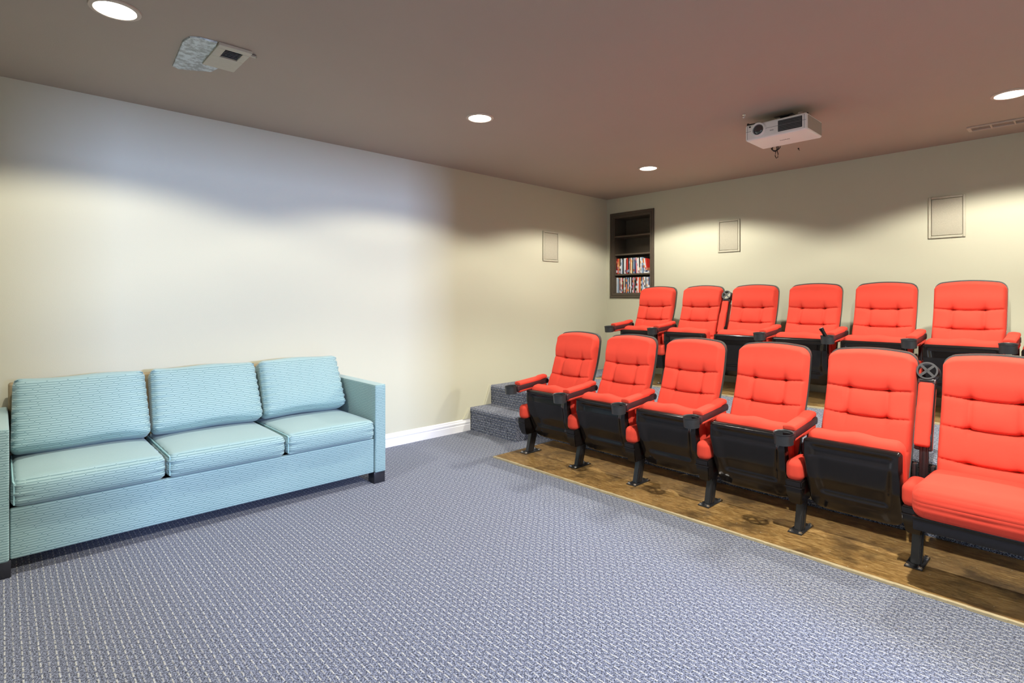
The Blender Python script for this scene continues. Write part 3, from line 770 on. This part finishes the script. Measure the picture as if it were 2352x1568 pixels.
# ------------------------------------------------------------------ recessed lights
OUT = {3: 'right of the one nearest the camera', 4: 'just above the top edge, right of the middle one', 6: 'at the rear left behind the camera', 7: 'at the rear behind the camera', 8: 'at the right wall beside the doorway, front one', 9: 'at the right wall beyond the doorway', 10: 'at the right wall over the back row'}
names = {0: 'glowing recessed ceiling light nearest the camera, at the top left', 1: 'glowing recessed ceiling light in the middle of the ceiling',
         2: 'glowing recessed ceiling light near the far corner', 5: 'glowing recessed ceiling light at the right edge, beside the slot vent'}
for i, (x, y) in enumerate(LAMPS):
    t = thing('recessed_light', names.get(i) or 'recessed ceiling light, %s' % OUT[i], 'ceiling light', (x, y, H), group='recessed ceiling lights')
    b = BM(); lathe(b, [(0.078, -0.0005), (0.096, -0.0005), (0.094, -0.006), (0.078, -0.008)], 40, close=True); obj('trim_ring', b, M['ventbrown'], t)
    b = BM(); r = lathe(b, [(0.076, -0.001), (0.076, -0.005), (0.05, -0.010)], 40); b.faces.new(r[-1]); b.faces.new(r[0]); obj('diffuser', b, M['lamp'], t, label='bright white diffuser')

# ------------------------------------------------------------------ ceiling vents
t = thing('ceiling_vent', 'square ceiling vent partly covered with crinkled silver tape', 'vent', (-3.05, 0.79, H))
def lv(x, y): return (x+3.05, y-0.79)
b = BM()
pts = [lv(-2.905, 0.690), lv(-2.93, 0.655), lv(-3.0, 0.640), lv(-3.36, 0.668), lv(-3.38, 0.70), lv(-3.30, 0.84), lv(-3.19, 0.86), lv(-3.10, 0.79), lv(-2.90, 0.765)]
A = [b.verts.new((x, y, -0.0006)) for x, y in pts]; B = [b.verts.new((x*0.985, y*0.985, -0.007)) for x, y in pts]
for i in range(len(pts)): b.faces.new((A[i], A[(i+1) % len(pts)], B[(i+1) % len(pts)], B[i]))
b.faces.new(A); b.faces.new(B[::-1]); obj('silver_tape', b, M['tape'], t, smooth=False, label='crinkled silver covering')
b = BM()
x0, x1, y0, y1 = -3.195, -2.893, 0.772, 0.925; a0, a1, c0, c1 = -3.040, -2.932, 0.812, 0.892
for q in ((x0, a0, y0, y1), (a1, x1, y0, y1), (a0, a1, y0, c0), (a0, a1, c1, y1)): box(b, q[0]+3.05, q[1]+3.05, q[2]-0.79, q[3]-0.79, -0.016, -0.0006, bev=0.002)
box(b, -2.93+3.05, -2.95+3.06, 0.920-0.79, 0.955-0.79, -0.012, -0.004, bev=0.002)
obj('register_frame', b, M['ventpaint'], t, smooth=False)
b = BM(); box(b, a0+3.05, a1+3.05, c0-0.79, c1-0.79, -0.003, -0.001); obj('opening', b, M['dark'], t, smooth=False, label='dark opening')
for k in range(6):
    b = BM(); xx = a0+3.05+0.010+0.0175*k; box(b, -0.006, 0.006, c0-0.79, c1-0.79, -0.0012, 0.0012, mat=Matrix.Translation((xx, 0, -0.009))@Matrix.Rotation(0.7, 4, 'Y')); obj('louver', b, M['slat'], t, smooth=False)
t = thing('slot_vent', 'long narrow slot vent in the ceiling near the back wall at the right edge', 'vent', (-0.63, 5.175, H))
b = BM(); LN = 0.92
box(b, 0, LN, -0.062, -0.050, -0.012, -0.0006, bev=0.002); box(b, 0, LN, 0.050, 0.062, -0.012, -0.0006, bev=0.002)
for q in (0, 0.125, 0.250, 0.375, 0.50, 0.625, 0.75, LN-0.022): box(b, q, q+(0.022 if q in (0, LN-0.022) else 0.010), -0.050, 0.050, -0.012, -0.0006, bev=0.002)
obj('vent_frame', b, M['ventbrown'], t, smooth=False)
b = BM(); box(b, 0.02, LN-0.02, -0.05, 0.05, -0.003, -0.001); obj('slot_panel', b, plain('slot_panel_paint', srgb(140, 126, 116), 0.6), t, smooth=False)

# ------------------------------------------------------------------ projector
PX0, PX1, PYF, PYB, PZ0, PZ1 = -1.630, -1.240, 3.72, 4.005, 2.358, 2.466
pc = Vector(((PX0+PX1)/2, (PYF+PYB)/2, PZ0)); W2, D2, HH = (PX1-PX0)/2, (PYB-PYF)/2, PZ1-PZ0
t = thing('projector', 'white ceiling-mounted projector with round lens and black grille', 'projector', pc)
b = rbox((2*W2, 2*D2, HH), 0.012, (10, 8, 4), 4); bmesh.ops.transform(b, matrix=Matrix.Translation((0, 0, HH/2)), verts=b.verts)
body = obj('body', b, M['projwhite'], t, angle=60)
b = BM(); box(b, -W2+0.004, W2-0.004, -D2-0.0012, -D2+0.001, HH*0.555, HH*0.555+0.0016); box(b, -W2+0.0135, -W2+0.015, -D2-0.001, -D2+0.001, 0.01, HH-0.01); box(b, W2-0.015, W2-0.0135, -D2-0.001, -D2+0.001, 0.01, HH-0.01)
obj('seam', b, M['slat'], body, smooth=False)
# lens: stepped ring with a domed glass
b = BM(); LC = (-0.105, -D2, 0.062)
prof = [(0.047, 0.002), (0.047, -0.010), (0.043, -0.016), (0.037, -0.016), (0.034, -0.010), (0.034, 0.004)]
lathe(b, [(r, z) for r, z in prof], 40)
bmesh.ops.transform(b, matrix=Matrix.Translation(LC)@Matrix.Rotation(-PI/2, 4, 'X'), verts=b.verts)
for v in b.verts: v.co.y = 2*LC[1]-v.co.y if v.co.y > LC[1]+0.004 else v.co.y
lr = obj('lens_ring', b, M['projwhite'], t)
b = BM(); n = 8; rings = [[b.verts.new((0.034*math.cos(PI/2*k/n)*math.cos(2*PI*i/32), -0.012*math.sin(PI/2*k/n), 0.034*math.cos(PI/2*k/n)*math.sin(2*PI*i/32))) for i in range(32)] for k in range(n)]
top = b.verts.new((0, -0.012, 0))
for a, c in zip(rings, rings[1:]):
    for i in range(32): b.faces.new((a[i], a[(i+1) % 32], c[(i+1) % 32], c[i]))
for i in range(32): b.faces.new((rings[-1][i], rings[-1][(i+1) % 32], top))
obj('lens', b, M['lens'], lr, (LC[0], LC[1]-0.002, LC[2]))
b = rbox((0.148, 0.006, 0.072), 0.0029, (4, 1, 4), 2)
bmesh.ops.transform(b, matrix=Matrix.Translation((0.094, -D2, 0.056)), verts=b.verts); gr = obj('air_grille', b, M['dark'], t, label='black grille')
b = BM()
for k in range(7): box(b, 0.094-0.070, 0.094+0.070, -D2-0.0045, -D2-0.0025, 0.0265+0.0095*k, 0.0265+0.0095*k+(0.003 if k != 3 else 0.0045))
obj('grille_bars', b, M['slat'], gr, smooth=False)
b = BM(); cyl(b, (-W2+0.032, -D2+0.001, 0.092), (-W2+0.032, -D2-0.002, 0.092), 0.006, seg=16); obj('sensor', b, M['dark'], t, label='small dark round sensor')
for fx in (-0.125, 0.145):
    b = BM(); cyl(b, (fx, -D2+0.035, HH-0.002), (fx, -D2+0.035, HH+0.016), 0.017, 0.014, seg=20); obj('foot', b, M['projgrey'], t, label='grey rubber foot')
b = BM(); box(b, W2-0.001, W2+0.0015, -D2+0.02, D2-0.01, 0.012, HH-0.012, bev=0.001); obj('side_panel', b, M['projgrey'], t, smooth=False, label='beige-grey vented side')
def textmesh(txt, size, mat, parent, loc_, rot):
    cu = bpy.data.curves.new('print', 'FONT'); cu.body = txt; cu.size = size; cu.align_x = 'CENTER'; cu.align_y = 'CENTER'; cu.extrude = 0.0003
    tmp = bpy.data.objects.new('tmp', cu); C.objects.link(tmp); bpy.context.view_layer.update()
    me = bpy.data.meshes.new_from_object(tmp.evaluated_get(bpy.context.evaluated_depsgraph_get())); bpy.data.objects.remove(tmp)
    me.materials.clear(); me.materials.append(mat); return place(me, 'lettering', parent, loc_, rot)
textmesh('EPSON', 0.021, M['screenglass'], body, (0.010, 0.0, -0.0004), (PI, 0, PI))
textmesh('3LCD', 0.010, M['screenglass'], body, (-0.020, -D2-0.0006, 0.040), (PI/2, 0, 0))
b = BM(); box(b, -0.06, 0.06, 0.0, 0.10, H-PZ0-0.007, H-PZ0-0.001, bev=0.002); box(b, -0.03, 0.03, 0.02, 0.07, HH-0.001, H-PZ0-0.006, bev=0.004)
for ax, ay in ((-0.19, -0.11), (0.15, 0.12), (-0.12, 0.13), (0.17, -0.06)):
    cyl(b, (0, 0, HH+0.025), (ax, ay, HH+0.012), 0.006, seg=8); cyl(b, (ax, ay, HH-0.003), (ax, ay, HH+0.020), 0.008, seg=10)
obj('ceiling_mount', b, M['steel'], t, angle=40, label='black metal ceiling mount')
b = BM()
lp = [(0.0+0.020*math.cos(a), D2+0.014, -0.004+0.022*math.sin(a)) for a in [PI*2*i/20 for i in range(21)]]
tube(b, [(p[0]-0.112, p[1], p[2]) for p in lp], 0.0035)
tube(b, [(-0.112+0.030*math.cos(a), D2+0.022, 0.004+0.024*math.sin(a)) for a in [PI+PI*i/12 for i in range(13)]], 0.0035)
tube(b, [(-0.100, D2+0.012, -0.012), (-0.108, D2+0.012, -0.035), (-0.112, D2+0.012, -0.060), (-0.104, D2+0.012, -0.078), (-0.094, D2+0.012, -0.072), (-0.092, D2+0.012, -0.050), (-0.098, D2+0.012, -0.025), (-0.100, D2+0.012, -0.010), (-0.10, D2-0.004, 0.030)], 0.0028)
obj('cable', b, M['black'], t, label='looped black cable hanging at the back')
# old hooks in the ceiling near the projector
b = BM(); cyl(b, (0, 0, 0), (0, 0, -0.006), 0.010, seg=12); tube(b, [(0, 0, -0.004), (0.006, 0, -0.016), (0.0, 0, -0.024), (-0.008, 0, -0.020)], 0.0022)
def ceil_pt(px, py):
    r = (px-1176)/1252.5; v = (687-py)/1252.5; n_ = math.hypot(.684, .729); Rv = Vector((.684, .729))/n_; Fv = Vector((-Rv.y, Rv.x)); d = Fv+Rv*r; k = (H-CAM_H)/v
    return (d.x*k, d.y*k, H-0.0005)
obj('ceiling_hook', b, M['zinc'], None, ceil_pt(1709, 262), angle=40, label='small bright metal hook in the ceiling left of the projector', category='hook')
b = BM(); cyl(b, (0, 0, 0), (0, 0, -0.008), 0.006, seg=12); tube(b, [(0, 0, -0.006), (0.004, 0, -0.016), (0.010, 0, -0.020)], 0.0022)
obj('ceiling_hook', b, M['black'], None, ceil_pt(1834, 340), angle=40, label='small black hook in the ceiling behind the projector', category='hook')
